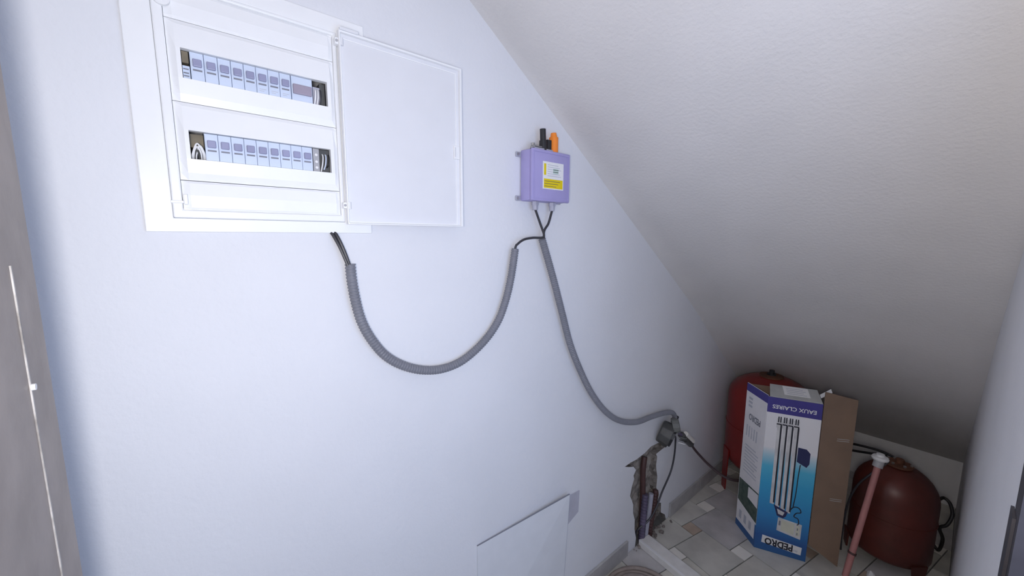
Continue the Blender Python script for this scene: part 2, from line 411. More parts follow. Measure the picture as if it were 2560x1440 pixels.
bm = BM(); box(bm, -.03, .004, .0165, .0250, Z1+.004, Z1+.0215); obj('terminal_block', bm, 'brass', PB, label='brown brass terminal in the upper row')
bm = BM(); box(bm, -.03, .006, .0165, .0255, Z1-.022, Z1-.001); t = obj('terminal_block', bm, 'breaker', PB)
bm = BM(); 
for z in (-.006, -.012, -.0165): box(bm, .006, .0066, .0172, .0240, Z1+z-.001, Z1+z+.001)
obj('marking', bm, 'ink', t)
bm = BM(); box(bm, -.03, .003, .2085, .2205, Z1-.0225, Z1+.012); t = obj('terminal_block', bm, 'lilac_dark', PB)
for k in range(3):
    y = .2100+k*.0045; bm = BM(); tube(bm, spline([(.004, y, Z1-.021), (.010, y+.001, Z1-.008), (.006, y+.002, Z1+.006), (-.02, y+.003, Z1+.015)], .002), .0013, 8); obj('wire', bm, ('plastic', 'paper', 'cable')[k], PB, smooth=True)
bm = BM(); box(bm, -.03, -.002, .2215, .2312, Z1-.0225, Z1+.0215); obj('terminal_cover', bm, 'darkgrey', PB)
# lower row: looped white wires at the left, grey terminals at the right
bm = BM(); box(bm, -.04, -.01, .0165, .0345, Z2+.0, Z2+.0215); obj('terminal_block', bm, 'brass', PB)
bm = BM(); box(bm, -.045, -.035, .0165, .0345, Z2-.022, Z2); obj('terminal_cover', bm, 'darkgrey', PB)
for k, (a, b, h) in enumerate(((.0175, .0330, .004), (.0190, .0300, -.001), (.021, .027, -.006), (.0225, .0345, .001))):
    bm = BM(); m_ = (a+b)/2
    tube(bm, spline([(-.005, a, Z2-.0215), (.004, a+.001, Z2-.012), (.008, m_, Z2+h), (.006, b-.001, Z2-.010), (-.005, b, Z2-.0215)], .0015), .0013, 8)
    obj('wire', bm, 'paper' if k != 2 else 'darkgrey', PB, smooth=True)
bm = BM(); box(bm, -.03, .006, .2012, .2120, Z2-.0222, Z2+.0215); t = obj('terminal_block', bm, 'greyplastic', PB)
for z in (.010, -.003, -.014):
    bm = BM(); cyl(bm, (.006, .2066, Z2+z), (.0072, .2066, Z2+z), .0026, 10); obj('terminal_screw', bm, 'paper', t)
bm = BM(); box(bm, -.03, .002, .2125, .2312, Z2-.0222, Z2+.0215); t = obj('terminal_block', bm, 'darkgrey', PB)
for k in range(3):
    y = .215+k*.0055; bm = BM(); tube(bm, spline([(.003, y, Z2-.020+.004*k), (.009, y+.002, Z2-.006), (.005, y+.004, Z2+.010), (-.01, y+.003, Z2+.018)], .002), .0013, 8)
    obj('wire', bm, ('paper', 'breaker', 'black')[k], PB, smooth=True)
# latches and hinges on the frame
bm = BM(); cyl(bm, (.012, -.0015, 1.7485), (.018, -.0015, 1.7485), .011, 24); k_ = obj('screw_cap', bm, 'plastic', PB, smooth=True)
bm = BM(); box(bm, .018, .0186, -.005, .004, 1.7468, 1.7502); obj('slot', bm, 'greyplastic', k_)
bm = BM(); box(bm, .009, .0165, -.016, .0005, 1.440, 1.4445); box(bm, .009, .0165, .0005, .006, 1.4385, 1.455); obj('catch', bm, 'plastic', PB, bevel=.001)
for z in (1.7595, 1.4495):
    bm = BM(); box(bm, .010, .026, .2475, .256, z-.006, z+.006); h = obj('hinge_bracket', bm, 'plastic', PB, bevel=.001)
    bm = BM(); cyl(bm, (.026, .2505, z), (.0268, .2505, z), .0026, 12); obj('screw', bm, 'greyplastic', h)
    bm = BM(); cyl(bm, (.026, .259, z-.007), (.026, .259, z+.007), .0035, 12); obj('hinge_pin', bm, 'plastic_dull', h)
# the open door: a shallow tray, inner side outward
bm = BM(); dx0, dx1 = .020, .031; Y0, Y1, ZB, ZT = .2535, .5290, 1.4115, 1.7795
box(bm, dx0, dx0+.003, Y0, Y1, ZB, ZT)
d = obj('panel_door', bm, 'plastic_dull', PB)
bm = BM(); frame_x(bm, dx0+.003, dx1, (Y0, Y1, ZB, ZT), (Y0+.003, Y1-.0055, ZB+.003, ZT-.0045)); obj('rim', bm, 'plastic', d, bevel=.001)
bm = BM(); frame_x(bm, dx0+.003, dx0+.0045, (Y0+.004, Y1-.0125, ZB+.004, ZT-.012), (Y0+.006, Y1-.0145, ZB+.006, ZT-.014)); obj('inner_bead', bm, 'plastic', d)
bm = BM(); box(bm, dx0+.003, dx1-.002, Y1-.022, Y1-.007, 1.572, 1.603); l_ = obj('latch', bm, 'plastic', d, bevel=.001)
bm = BM(); box(bm, dx1-.002, dx1+.001, Y1-.021, Y1-.0185, 1.577, 1.598); obj('latch_tab', bm, 'plastic_dull', l_)
bm = BM(); box(bm, dx1-.003, dx1+.004, Y0+.001, Y0+.036, ZT-.0015, ZT+.004); obj('hinge_lug', bm, 'plastic_dull', d, bevel=.001)

# ------------------------------------------------------------------ pump control box
BX = thing('pump_control_box', 'lilac metal pump control box with yellow and white label, by the sloping ceiling', 'control box', (0, .81, 1.56))
y0, y1, z0, z1, D = .737, .890, 1.488, 1.628, .054
bm = BM(); hexa(bm, [(.004, y0, z0), (.043, y0+.001, z0+.001), (.043, y1-.001, z0+.001), (.004, y1, z0), (.004, y0, z1), (.043, y0+.001, z1-.001), (.043, y1-.001, z1-.001), (.004, y1, z1)])
obj('housing', bm, 'lilac', BX, bevel=.004, smooth=True)
bm = BM(); box(bm, .0445, D, y0-.0005, y1+.0005, z0-.0005, z1+.0005); lid = obj('lid', bm, 'lilac', BX, bevel=.004, smooth=True)
bm = BM(); frame_x(bm, D, D+.0012, (y0+.006, y1-.006, z0+.006, z1-.006), (y0+.0085, y1-.0085, z0+.0085, z1-.0085)); obj('lid_ridge', bm, 'lilac', lid)
bm = BM(); LY0, LY1, LZ0, LZ1 = .777, .860, 1.522, 1.597; box(bm, D, D+.0010, LY0, LY1, LZ0, LZ1); lb = obj('label_plate', bm, 'paper', BX, label='white and yellow printed label')
bm = BM(); box(bm, D+.0010, D+.0014, LY0+.004, LY1-.003, LZ0+.003, LZ0+.028); obj('yellow_band', bm, 'yellow', lb)
bm = BM()
for k in range(3): box(bm, D+.0014, D+.0017, LY0+.006, LY1-.03+.008*k, LZ0+.007+.007*k, LZ0+.0085+.007*k)
obj('small_print', bm, 'brass', lb)
bm = BM(); box(bm, D+.0010, D+.0014, LY0+.004, LY0+.012, LZ0+.038, LZ1-.006); obj('yellow_mark', bm, 'yellow', lb)
bm = BM()
for k in range(6): box(bm, D+.0010, D+.0013, LY0+.018, LY1-.010-.006*(k % 3), LZ0+.036+.006*k, LZ0+.0375+.006*k)
obj('small_print', bm, 'inklight', lb)
bm = BM(); box(bm, D+.0010, D+.0013, LY0+.040, LY0+.062, LZ0+.044, LZ0+.058); obj('green_mark', bm, 'green_ink', lb)
for yy, zz in ((y0-.008, z1-.012), (y1+.006, z1-.004), (y0-.008, z0+.008), (y1+.004, z0+.006)):
    bm = BM(); box(bm, .001, .006, yy-.009, yy+.010, zz-.007, zz+.007); u = obj('mounting_lug', bm, 'lilac_dark', BX, bevel=.002)
    bm = BM(); cyl(bm, (.006, yy-.002, zz), (.009, yy-.002, zz), .0042, 10); obj('screw', bm, 'steel', u)
for yy in (.776, .845):
    bm = BM(); cyl(bm, (.025, yy, z0), (.025, yy, z0-.010), .0105, 6); cyl(bm, (.025, yy, z0-.010), (.025, yy, z0-.024), .0085, 14, .0075); obj('cable_gland', bm, 'lilac_dark', BX)
bm = BM(); cyl(bm, (.03, .800, z1), (.03, .800, z1+.030), .011, 16); cyl(bm, (.03, .800, z1+.030), (.03, .798, z1+.062), .0085, 16); box(bm, .022, .038, .810, .826, z1, z1+.034); obj('switch', bm, 'black', BX, label='black toggle switch on top')
bm = BM(); cyl(bm, (.03, .843, z1-.001), (.03, .843, z1+.045), .0135, 20); cyl(bm, (.03, .843, z1+.045), (.03, .842, z1+.058), .0105, 20, .008); obj('reset_button', bm, 'orange', BX, smooth=True, label='orange reset button on top')
bm = BM(); box(bm, .020, .036, .760, .795, z1+.010, z1+.0125); box(bm, .020, .036, .760, .763, z1, z1+.010); cyl(bm, (.028, .762, z1+.0125), (.028, .762, z1+.019), .005, 10); obj('bracket', bm, 'steel', BX)
bm = BM(); box(bm, .018, .040, .760, .830, z1, z1+.007); obj('top_block', bm, 'lilac_dark', BX)

# ------------------------------------------------------------------ conduits and cables
C1 = [(.018, .2565, 1.3296), (.018, .2581, 1.2966), (.018, .2640, 1.2500), (.018, .2744, 1.2044), (.018, .2941, 1.1611), (.018, .324, 1.1187), (.018, .366, 1.0861), (.018, .4167, 1.0639), (.018, .472, 1.0556), (.018, .5319, 1.0663), (.018, .5967, 1.1035), (.018, .6449, 1.1522), (.019, .6734, 1.2113), (.020, .6921, 1.2779), (.022, .7045, 1.3539)]
C2 = [(.025, .8059, 1.3805), (.025, .8323, 1.3181), (.025, .8657, 1.2362), (.025, .9032, 1.1364), (.025, .941, 1.0374), (.025, .9953, .9361), (.025, 1.0649, .8314), (.025, 1.1519, .7374), (.025, 1.2451, .6729), (.026, 1.3597, .6313), (.028, 1.4674, .6206), (.032, 1.575, .6080), (.034, 1.645, .588), (.032, 1.682, .547)]
def corrugated(path, r):
    bm = BM(); pts = spline(path, .0017)
    tube(bm, pts, r, 12, lambda i: r if (i // 2) % 2 == 0 else r*.86); return bm
tag(obj('corrugated_conduit', corrugated(C1, .0108), 'conduit', smooth=True), 'grey corrugated conduit hanging in a wide U between electrical panel and lilac box', 'conduit', 'grey corrugated conduits')
tag(obj('corrugated_conduit', corrugated(C2, .0112), 'conduit', smooth=True), 'grey corrugated conduit running from below the lilac box down to the black junction box', 'conduit', 'grey corrugated conduits')
bm = BM(); tube(bm, spline([(.004, .231, 1.398), (.010, .236, 1.388), (.016, .245, 1.362), (.0185, .2545, 1.328)] + C1[1:] + [(.022, .712, 1.366), (.024, .735, 1.3795), (.028, .765, 1.3845), (.034, .797, 1.385), (.036, .803, 1.393), (.030, .793, 1.425), (.025, .777, 1.466)], .005), .0034, 8)
tag(obj('power_cable', bm, 'cable', smooth=True), 'black cable from the panel through the U conduit to the left box gland', 'cable')
bm = BM(); tube(bm, spline([(.004, .224, 1.398), (.010, .229, 1.388), (.018, .239, 1.362), (.024, .2500, 1.327)] , .005), .0030, 8)
tag(obj('power_cable', bm, 'cable', smooth=True), 'short second black cable beside the first, between panel and top of the U conduit', 'cable')
bm = BM(); tube(bm, spline([(.025, .846, 1.466), (.025, .832, 1.428), (.025, .813, 1.395)] + C2[1:-1], .005), .0036, 8)
tag(obj('pump_cable', bm, 'cable', smooth=True), 'black cable from the right gland of the lilac box into the long conduit', 'cable')

# junction box at the top of the chase
J = thing('junction_box', 'dark grey round junction box hanging open above the chased hole', 'junction box', (.03, 1.61, .49))
ax = Vector((.80, .30, -.30)).normalized(); jc = Vector((.030, 1.605, .500))
bm = BM(); tube(bm, [jc-ax*.028, jc-ax*.026, jc+ax*.022, jc+ax*.024], .05, 10, lambda i: (.044, .050, .058, .054)[i]); obj('box_body', bm, 'darkgrey', J, bevel=.003)
bm = BM(); a = jc+ax*.0245; tube(bm, [a, a+ax*.010], .046, 10); obj('box_opening', bm, 'black', J)
bm = BM(); tube(bm, [jc+Vector((.02, .012, .040)), jc+Vector((.045, .030, .046))], .047, 12, lambda i: (.036, .030)[i]); obj('box_cover', bm, 'midgrey', J, bevel=.004)
bm = BM(); cyl(bm, (.032, 1.665, .532), (.031, 1.688, .560), .0135, 12); obj('conduit_socket', bm, 'black', J)
for k, (dy, dz) in enumerate(((.04, -.005), (.05, -.02), (.035, -.03))):
    bm = BM(); q = jc+Vector((.05, dy*.6, dz)); tube(bm, spline([q, q+Vector((.018, .02, -.008)), q+Vector((.010, .05, -.02))], .004), .0022, 8); obj('wire', bm, ('midgrey', 'black', 'paper')[k], J, smooth=True)
K = thing('cable_connector', 'small connector with cream top and dark body hanging right of the junction box', 'connector', (.035, 1.80, .40))
a, b = Vector((.034, 1.745, .447)), Vector((.036, 1.850, .362))
bm = BM(); cyl(bm, a, b, .017, 8); obj('connector_body', bm, 'darkgrey', K, bevel=.003)
bm = BM(); o_ = Vector((.008, .010, .013)); cyl(bm, a.lerp(b, .15)+o_, a.lerp(b, .92)+o_, .013, 8); obj('connector_cap', bm, 'tile_light', K, bevel=.002)
bm = BM(); cyl(bm, a-(b-a)*.22, a, .008, 10); obj('collar', bm, 'purplepipe', K)
bm = BM(); tube(bm, spline([b, (.045, 1.90, .306), (.085, 1.945, .242), (.140, 1.965, .205), (.185, 1.985, .190), (.215, 2.035, .180), (.235, 2.10, .185)], .006), .0062, 8)
tag(obj('tank_cable', bm, 'cablebrown', smooth=True), 'dark red-brown cable sagging from the connector to behind the pump carton', 'cable')
bm = BM(); tube(bm, spline([(.045, 1.66, .475), (.032, 1.696, .439), (.030, 1.697, .355), (.030, 1.671, .283), (.030, 1.601, .212), (.030, 1.554, .153), (.024, 1.506, .112), (.0, 1.46, .075), (-.012, 1.455, .03)], .005), .0042, 8)
tag(obj('thin_cable', bm, 'cable', smooth=True), 'thin black cable curving from the junction box down into the chased hole', 'cable')
# pipes inside the chase
bm = BM(); tube(bm, spline([(-.016, 1.512, .40), (-.012, 1.497, .35), (-.010, 1.498, .28), (-.008, 1.500, .20), (-.008, 1.500, .05), (-.006, 1.50, -.004)], .01), .0125, 12)
tag(obj('water_pipe', bm, 'redpipe', smooth=True), 'dark red-brown pipe standing upright inside the chased hole', 'pipe')
for k, (pts, r, m, l) in enumerate(((((.004, 1.500, .232), (.006, 1.492, .16), (.006, 1.486, .08), (.004, 1.486, .003)), .015, 'purplepipe', 'short purple sheathed pipe end in front of the red-brown pipe, left in the chase'),
                                 (((.006, 1.548, .215), (.008, 1.535, .14), (.008, 1.520, .07), (.008, 1.512, .003)), .011, 'lilac_dark', 'pale grey lilac pipe between the two dark sheaths in the chase'),
                                 (((.006, 1.588, .215), (.010, 1.572, .14), (.010, 1.552, .07), (.010, 1.545, .003)), .013, 'redpipe', 'dark maroon sheath leaning at the right side of the chase'))):
    bm = BM(); P = spline(pts, .0035); tube(bm, P, r, 12, (lambda i, r=r: r if (i // 2) % 2 else r*.88) if m != 'lilac_dark' else None)
    tag(obj('pipe_sheath', bm, m, smooth=True), l, 'pipe')
# rubble and the dark broken skirting end at the foot of the chase
RB = []
for k in range(45):
    y = random.gauss(1.56, .07); x = abs(random.gauss(.0, .02))+.001; r = random.uniform(.003, .009)
    bm = BM(); bmesh.ops.create_icosphere(bm, subdivisions=1, radius=r, matrix=Matrix.Translation((x, y, r*.6)))
    for v in bm.verts: v.co += Vector([random.uniform(-.3, .3)*r for _ in range(3)]); v.co.z = max(v.co.z, .0006)
    RB.append(bm)
bmj = BM()
for b_ in RB:
    me = bpy.data.meshes.new('t'); b_.to_mesh(me); bmj.from_mesh(me); b_.free(); bpy.data.meshes.remove(me)
o = obj('rubble', bmj, 'terracotta', kind='stuff'); tag(o, 'dark crumbs of mortar and dirt at the foot of the chased hole', 'rubble')

# ------------------------------------------------------------------ thin sheet leaning on the left wall
SH = thing('leaning_sheet', 'thin pale rectangular sheet low on the white wall, its top right corner lifting off', 'sheet', (.03, .76, 0))
t_ = .003; ya, yb, za, zb_ = .580, .954, .486, .494
bm = BM(); hexa(bm, [(.0004, ya, .0725), (.0004+t_, ya, .0725), (.004+t_, yb, .0725), (.004, yb, .0725), (.0006, ya, za), (.0006+t_, ya, za), (.026+t_, yb, zb_), (.026, yb, zb_)])
obj('panel', bm, 'sheet', SH)
bm = BM(); hexa(bm, [(.0004, ya, za+.0001), (.001+t_, ya, za+.0001), (.0265+t_, yb, zb_+.0001), (.0255, yb, zb_+.0001), (.0004, ya, za+.0014), (.001+t_, ya, za+.0014), (.0265+t_, yb, zb_+.0016), (.0255, yb, zb_+.0016)])
obj('edge_strip', bm, 'ink', SH, label='dark narrow top edge')
bm = BM(); hexa(bm, [(.004, yb, .0725), (.004+t_, yb, .0725), (.004+t_, yb+.002, .0725), (.004, yb+.002, .0725), (.026, yb, zb_), (.026+t_, yb, zb_), (.026+t_, yb+.002, zb_), (.026, yb+.002, zb_)])
obj('side_edge', bm, 'inklight', SH)
bm = BM(); prism_x(bm, [[(yb-.02, .36), (yb+.026, .352), (yb+.080, .374), (yb+.084, .458), (yb-.02, .466)]], .0006, .0035)  # thin plate coloured as the cast shadow of the lifted sheet corner
obj('corner_shadow_plate', bm, 'shadowgrey', SH, label='grey plate standing in for the sheet shadow past the right corner')

# ------------------------------------------------------------------ white strip and coil on the floor
ST = thing('white_strip', 'long white painted wooden strip lying on the tiled floor below the chased hole', 'strip', (.14, 1.47, 0))
p0, p1 = Vector((.014, 1.488, 0)), Vector((.60, 1.408, 0)); dv = (p1-p0).normalized(); nv = Vector((-dv.y, dv.x, 0))
bm = BM(); q = [p0-nv*.034, p1-nv*.034, p1+nv*.034, p0+nv*.034]
hexa(bm, [Vector((p.x, p.y, .0008)) for p in q] + [Vector((p.x, p.y, .030)) for p in q]); obj('strip_body', bm, 'white_board', ST, bevel=.002)
bm = BM(); q = [p0-nv*.033, p1-nv*.033, p1-nv*.024, p0-nv*.024]; hexa(bm, [Vector((p.x, p.y, .0303)) for p in q] + [Vector((p.x, p.y, .032)) for p in q]); obj('raised_edge', bm, 'paper', ST)
bm = BM(); pts = []
for k in range(150):
    a = k/150*3.2*2*PI; r = .145 - .020*k/150*3.2 ; pts.append(Vector((.165+r*math.cos(a)*.98, 1.225+r*math.sin(a), .0125+.004*math.sin(a*1.3)+.0015*(k/50))))
tube(bm, pts, .0095, 10)
tag(obj('coiled_hose', bm, 'hose', smooth=True), 'flat coil of beige hose on the floor beside the grey skirting', 'hose')

# ------------------------------------------------------------------ pressure tanks
def tank(name, label, c, R, zb, zt, mt, legs, ft=.62, fb=.62):
    T = thing(name, label, 'tank', (c[0], c[1], 0))
    h = zt-zb; k = R*fb; kt = R*ft; prof = [(0, 0)]
    for i in range(1, 9): a = PI/2*i/8; prof.append((R*math.sin(a), k*(1-math.cos(a))))
    for i in range(1, 5): prof.append((R, k+(h-k-kt)*i/5))
    for i in range(0, 9): a = PI/2*i/8; prof.append((R*math.cos(a), h-kt+kt*math.sin(a)))
    bm = BM(); lathe(bm, prof, (c[0], c[1], zb), 48); obj('shell', bm, mt, T, smooth=True)
    zm = zb+h*.5
    bm = BM(); lathe(bm, [(R*.99, -.004), (R+.0022, -.003), (R+.0022, .003), (R*.99, .004)], (c[0], c[1], zm), 48); obj('weld_seam', bm, mt, T, smooth=True)
    for a in legs:
        d = Vector((math.cos(a), math.sin(a), 0)); s = Vector((-d.y, d.x, 0)); cc = Vector((c[0], c[1], 0))
        r0, r1 = R*.94, R*1.005; z1 = zb+k*1.15
        bm = BM(); ins = cc+d*r0; outp = cc+d*(r1+.004); q = [outp-s*.022-d*.006, outp-s*.022, outp+s*.022, outp+s*.022-d*.006]
        q2 = [outp-s*.032-d*.006, outp-s*.032, outp+s*.032, outp+s*.032-d*.006]
        hexa(bm, [Vector((p.x, p.y, .0008)) for p in q] + [Vector((p.x, p.y, z1)) for p in q2]); l = obj('leg', bm, mt, T)
    return T
TL = tank('pressure_tank', 'tall glossy red pressure tank standing in the corner behind the pump carton', (.222, 2.325), .192, .10, .660, 'red', (math.radians(222), math.radians(342), math.radians(102)))
bm = BM(); cyl(bm, (.222, 2.325, .655), (.222, 2.325, .672), .020, 16); cyl(bm, (.222, 2.325, .672), (.222, 2.325, .690), .012, 14); obj('valve_cap', bm, 'black', TL)
bm = BM(); lathe(bm, [(.03, 0), (.055, 0), (.055, .010), (.03, .012)], (.222, 2.325, .652), 30); obj('flange', bm, 'rust', TL, smooth=True)
T2 = tank('pressure_tank', 'squat worn dark red pressure tank in the right corner beside the cardboard flap', (.732, 2.255), .135, .014, .432, 'red_worn', (math.radians(200), math.radians(320), math.radians(80)), .95, .35)
bm = BM(); lathe(bm, [(.02, 0), (.047, 0), (.047, .006), (.02, .008)], (.732, 2.255, .428), 30); f_ = obj('flange', bm, 'rust', T2, smooth=True)
for k in range(6):
    a = k*PI/3; bm = BM(); cyl(bm, (.735+.036*math.cos(a), 2.26+.036*math.sin(a), .434), (.735+.036*math.cos(a), 2.26+.036*math.sin(a), .441), .0055, 6); obj('bolt', bm, 'steel', f_)
bm = BM(); cyl(bm, (.735, 2.26, .434), (.735, 2.26, .452), .014, 14); obj('valve_stem', bm, 'rust', T2)
# pipe standing in front of the squat tank with its white fitting
PP = thing('salmon_pipe', 'salmon pink plastic pipe with white fitting leaning on the squat red tank', 'pipe', (.64, 1.97, 0))
bm = BM(); tube(bm, [Vector((.643, 1.972, .002)), Vector((.655, 2.010, .14)), Vector((.684, 2.105, .468))], .0112, 14); obj('pipe_length', bm, 'salmon', PP, smooth=True)
bm = BM(); cyl(bm, (.682, 2.100, .455), (.686, 2.112, .492), .017, 14); obj('coupling', bm, 'greyplastic', PP, smooth=True)
bm = BM(); lathe(bm, [(0, 0), (.026, 0), (.028, .006), (.024, .012), (.014, .014), (.013, .022), (0, .023)], (.686, 2.113, .486), 24); obj('fitting_cap', bm, 'paper', PP, smooth=True, label='white round plastic fitting')
bm = BM(); cyl(bm, (.663, 2.040, .250), (.6645, 2.045, .262), .0137, 14) if False else cyl(bm, (.6512, 1.998, .095), (.6522, 2.001, .103), .0142, 14); obj('joint_ring', bm, 'redpipe', PP, smooth=True)
# black hoses
def hose(pts, r, m, name, label, cat):
    bm = BM(); tube(bm, spline(pts, .008), r, 10); tag(obj(name, bm, m, smooth=True), label, cat)
hose([(.500, 2.42, .375), (.586, 2.36, .415), (.665, 2.33, .432), (.718, 2.31, .428), (.752, 2.30, .408), (.757, 2.296, .396)], .0055, 'black', 'black_hose', 'black hose arching over the top of the squat red tank', 'hose')
hose([(.480, 2.40, .345), (.58, 2.36, .382), (.640, 2.33, .408), (.690, 2.33, .418)], .0055, 'black', 'black_hose', 'straighter black hose just below the arching one, behind the white fitting', 'hose')
hose([(.712, 2.125, .485), (.700, 2.118, .465), (.668, 2.095, .420), (.630, 2.095, .345), (.607, 2.10, .24), (.600, 2.11, .10), (.60, 2.13, .006)], .0042, 'cable', 'thin_hose', 'thin dark cable dropping from the white fitting behind the cardboard flap', 'cable')
hose([(.86, 2.42, .262), (.872, 2.34, .312), (.890, 2.33, .300), (.900, 2.32, .26), (.890, 2.30, .22), (.872, 2.31, .19), (.886, 2.36, .12), (.880, 2.42, .03), (.86, 2.5, .008)], .0060, 'black', 'black_hose', 'black hose looping between the squat tank and the right wall', 'hose')
CH = [(.82, 2.72, .11), (.86, 2.6, .13), (.885, 2.5, .15)]
# small white scrap on the floor by the tank
SC = thing('white_scrap', 'small white broken piece on the floor in front of the squat tank', 'scrap', (.70, 2.04, 0))
bm = BM(); bmesh.ops.create_icosphere(bm, subdivisions=1, radius=.02, matrix=Matrix.Translation((.715, 2.045, .012)))
for v in bm.verts: v.co += Vector([random.uniform(-.006, .006) for _ in range(3)]); v.co.z = max(v.co.z, .0008)
obj('fragment', bm, 'paper', SC)

# ------------------------------------------------------------------ pump carton
H = .715
Av, Bv, Cv = Vector((.346, 1.853, 0)), Vector((.517, 1.933, 0)), Vector((.232, 1.950, 0)); Dv = Bv + (Cv-Av)
Fv = Vector((.612, 2.004, 0))
CT = thing('pump_carton', 'tall open carton printed white and blue with pump tubes, standing upside down', 'cardboard box', (Av.x, Av.y, 0))
UP = Vector((0, 0, 1))
def wall_panel(bm, a, b, z0, z1, t, inward):
    n_ = (b-a).cross(UP).normalized()
    if n_.dot(inward) < 0: n_ = -n_
    q = [a, b, b+n_*t, a+n_*t]; hexa(bm, [p+UP*z0 for p in q]+[p+UP*z1 for p in q])
mid = (Av+Dv)/2
bm = BM(); wall_panel(bm, Av, Bv, .001, H, .004, mid-Av); front = obj('front_panel', bm, 'gradient', CT)
bm = BM(); wall_panel(bm, Cv+(Av-Cv)*.0, Av+(Cv-Av)*.03, .001, H+.004, .004, mid-Av); side = obj('side_panel', bm, 'print_white', CT)
bm = BM(); wall_panel(bm, Cv+(Dv-Cv)*.03, Dv, .001, H, .004, mid-Cv); obj('back_panel', bm, 'card', CT)
bm = BM(); q = [Av+(Cv-Av)*.05+(Bv-Av)*.04, Bv+(Cv-Av)*.05, Dv-(Cv-Av)*.05, Cv-(Cv-Av)*.05+(Bv-Av)*.04]; hexa(bm, [p+UP*.0012 for p in q]+[p+UP*.005 for p in q]); obj('base_flap', bm, 'card', CT)
# side flap opened outward, its brown inner face to the room, with a fold and a bent corner
bm = BM(); e_ = Bv+(Fv-Bv)*.03
nrm = (Fv-Bv).cross(UP).normalized()
q = [e_, Fv, Fv+nrm*-.004, e_+nrm*-.004]
hexa(bm, [p+UP*z for p, z in zip(q, (.085, .003, .003, .085))]+[p+UP*z for p, z in zip(q, (.768, .744, .744, .768))]); fp = obj('side_flap', bm, 'card', CT, label='brown cardboard flap swung outward')
# top flap of the front panel, tilted back, with a torn white corner, and tape marks on the side flap
nin = (Cv-Av).normalized()
def fpt(u, v, d): return Av+(Bv-Av)*u+UP*(v*H)+(-nf)*(-d)
nf = (Bv-Av).cross(UP).normalized()
if nf.dot(mid-Av) > 0: nf = -nf
bm = BM(); a, b = Av+(Bv-Av)*.03+UP*(H+.001), Av+(Bv-Av)*.99+UP*(H+.001); up2 = (-nf*.082+UP*.026)
q = [a, b, b+up2-(Bv-Av)*.01, a+up2+(Bv-Av)*.05]; hexa(bm, q+[p+UP*.003 for p in q]); tf = obj('top_flap', bm, 'card_grey', CT, label='grey-white top flap folded back')
bm = BM(); def_q = lambda u, w: a+(b-a)*u+up2*w+UP*.0032
q = [def_q(.30, .25), def_q(.80, .25), def_q(.80, .95), def_q(.30, .95)]; hexa(bm, q+[p+UP*.0006 for p in q]); st = obj('sticker', bm, 'paper', tf, label='pale printed sticker')
bm = BM()
for k in range(4):
    w0 = .34+.14*k; q = [def_q(.36, w0)+UP*.0006, def_q(.74-.05*(k % 2), w0)+UP*.0006, def_q(.74-.05*(k % 2), w0+.04)+UP*.0006, def_q(.36, w0+.04)+UP*.0006]; hexa(bm, q+[p+UP*.0003 for p in q])
obj('small_print', bm, 'inklight', tf)
bm = BM(); q = [b+up2*.35+UP*.004, b+up2*.6+UP*.004, b+up2*.75+Vector((.035, .012, .028)), b+up2*.5+Vector((.035, .012, .026))]; hexa(bm, q+[p+UP*.002 for p in q]); obj('torn_corner', bm, 'paper', CT)
# flat print on the front face: quads a fraction of a millimetre proud
def FQ(bm, pts, d=.0006, face=None):
    A0, B0, nn = face or (Av, Bv, nf)
    P = [A0+(B0-A0)*u+UP*(v*H) for u, v in pts]
    lo = [bm.verts.new(p) for p in P]; hi = [bm.verts.new(p+nn*d) for p in P]; n_ = len(P)
    bm.faces.new(hi); bm.faces.new(lo[::-1])
    for k in range(n_): bm.faces.new((lo[k], lo[(k+1) % n_], hi[(k+1) % n_], hi[k]))
def rect(u0, u1, v0, v1): return [(u0, v0), (u1, v0), (u1, v1), (u0, v1)]
bm = BM(); FQ(bm, rect(0, 1, .905, 1.0)); obj('title_band', bm, 'purple_print', front)
bm = text_mesh('EAUX CLAIRES', .0235, lambda x, y, d: Av+(Bv-Av)*.5+UP*(.945*H)+(Bv-Av).normalized()*(-x)+UP*(-y)+nf*.0010, offset=.0004); obj('title_lettering', bm, 'paper', front)
for k in range(4):                                             # the four pump tubes
    u0 = .205+.107*k; sl = .0
    bm = BM(); FQ(bm, [(u0+.015, .325-.012*k), (u0+.095, .322-.012*k), (u0+.095, .842), (u0+.015, .842)]); FQ(bm, rect(u0-.002, u0+.099, .815, .875), .0007); tb = obj('printed_tube', bm, 'silver_print', front)
    bm = BM(); FQ(bm, [(u0+.074, .335-.012*k), (u0+.104, .332-.012*k), (u0+.104, .835), (u0+.074, .835)], .0010);  FQ(bm, rect(u0+.0, u0+.097, .835, .842), .0010); FQ(bm, rect(u0+.02, u0+.042, .850, .885), .0010); FQ(bm, rect(u0+.06, u0+.082, .850, .885), .0010); obj('tube_shading', bm, 'black_print', tb)
bm = BM(); FQ(bm, [(.30, .322), (.58, .292), (.55, .262), (.50, .245), (.38, .255), (.34, .29)], .0008); obj('printed_outlet', bm, 'navy_print', front)
bm = BM(); FQ(bm, [(.37, .30), (.52, .285), (.49, .262), (.40, .268)], .0011); obj('printed_highlight', bm, 'silver_print', front)
bm = BM(); FQ(bm, [(.645, .625), (.83, .600), (.875, .625), (.875, .690), (.80, .712), (.645, .715)], .0009); obj('printed_capacitor', bm, 'navy_print', front)
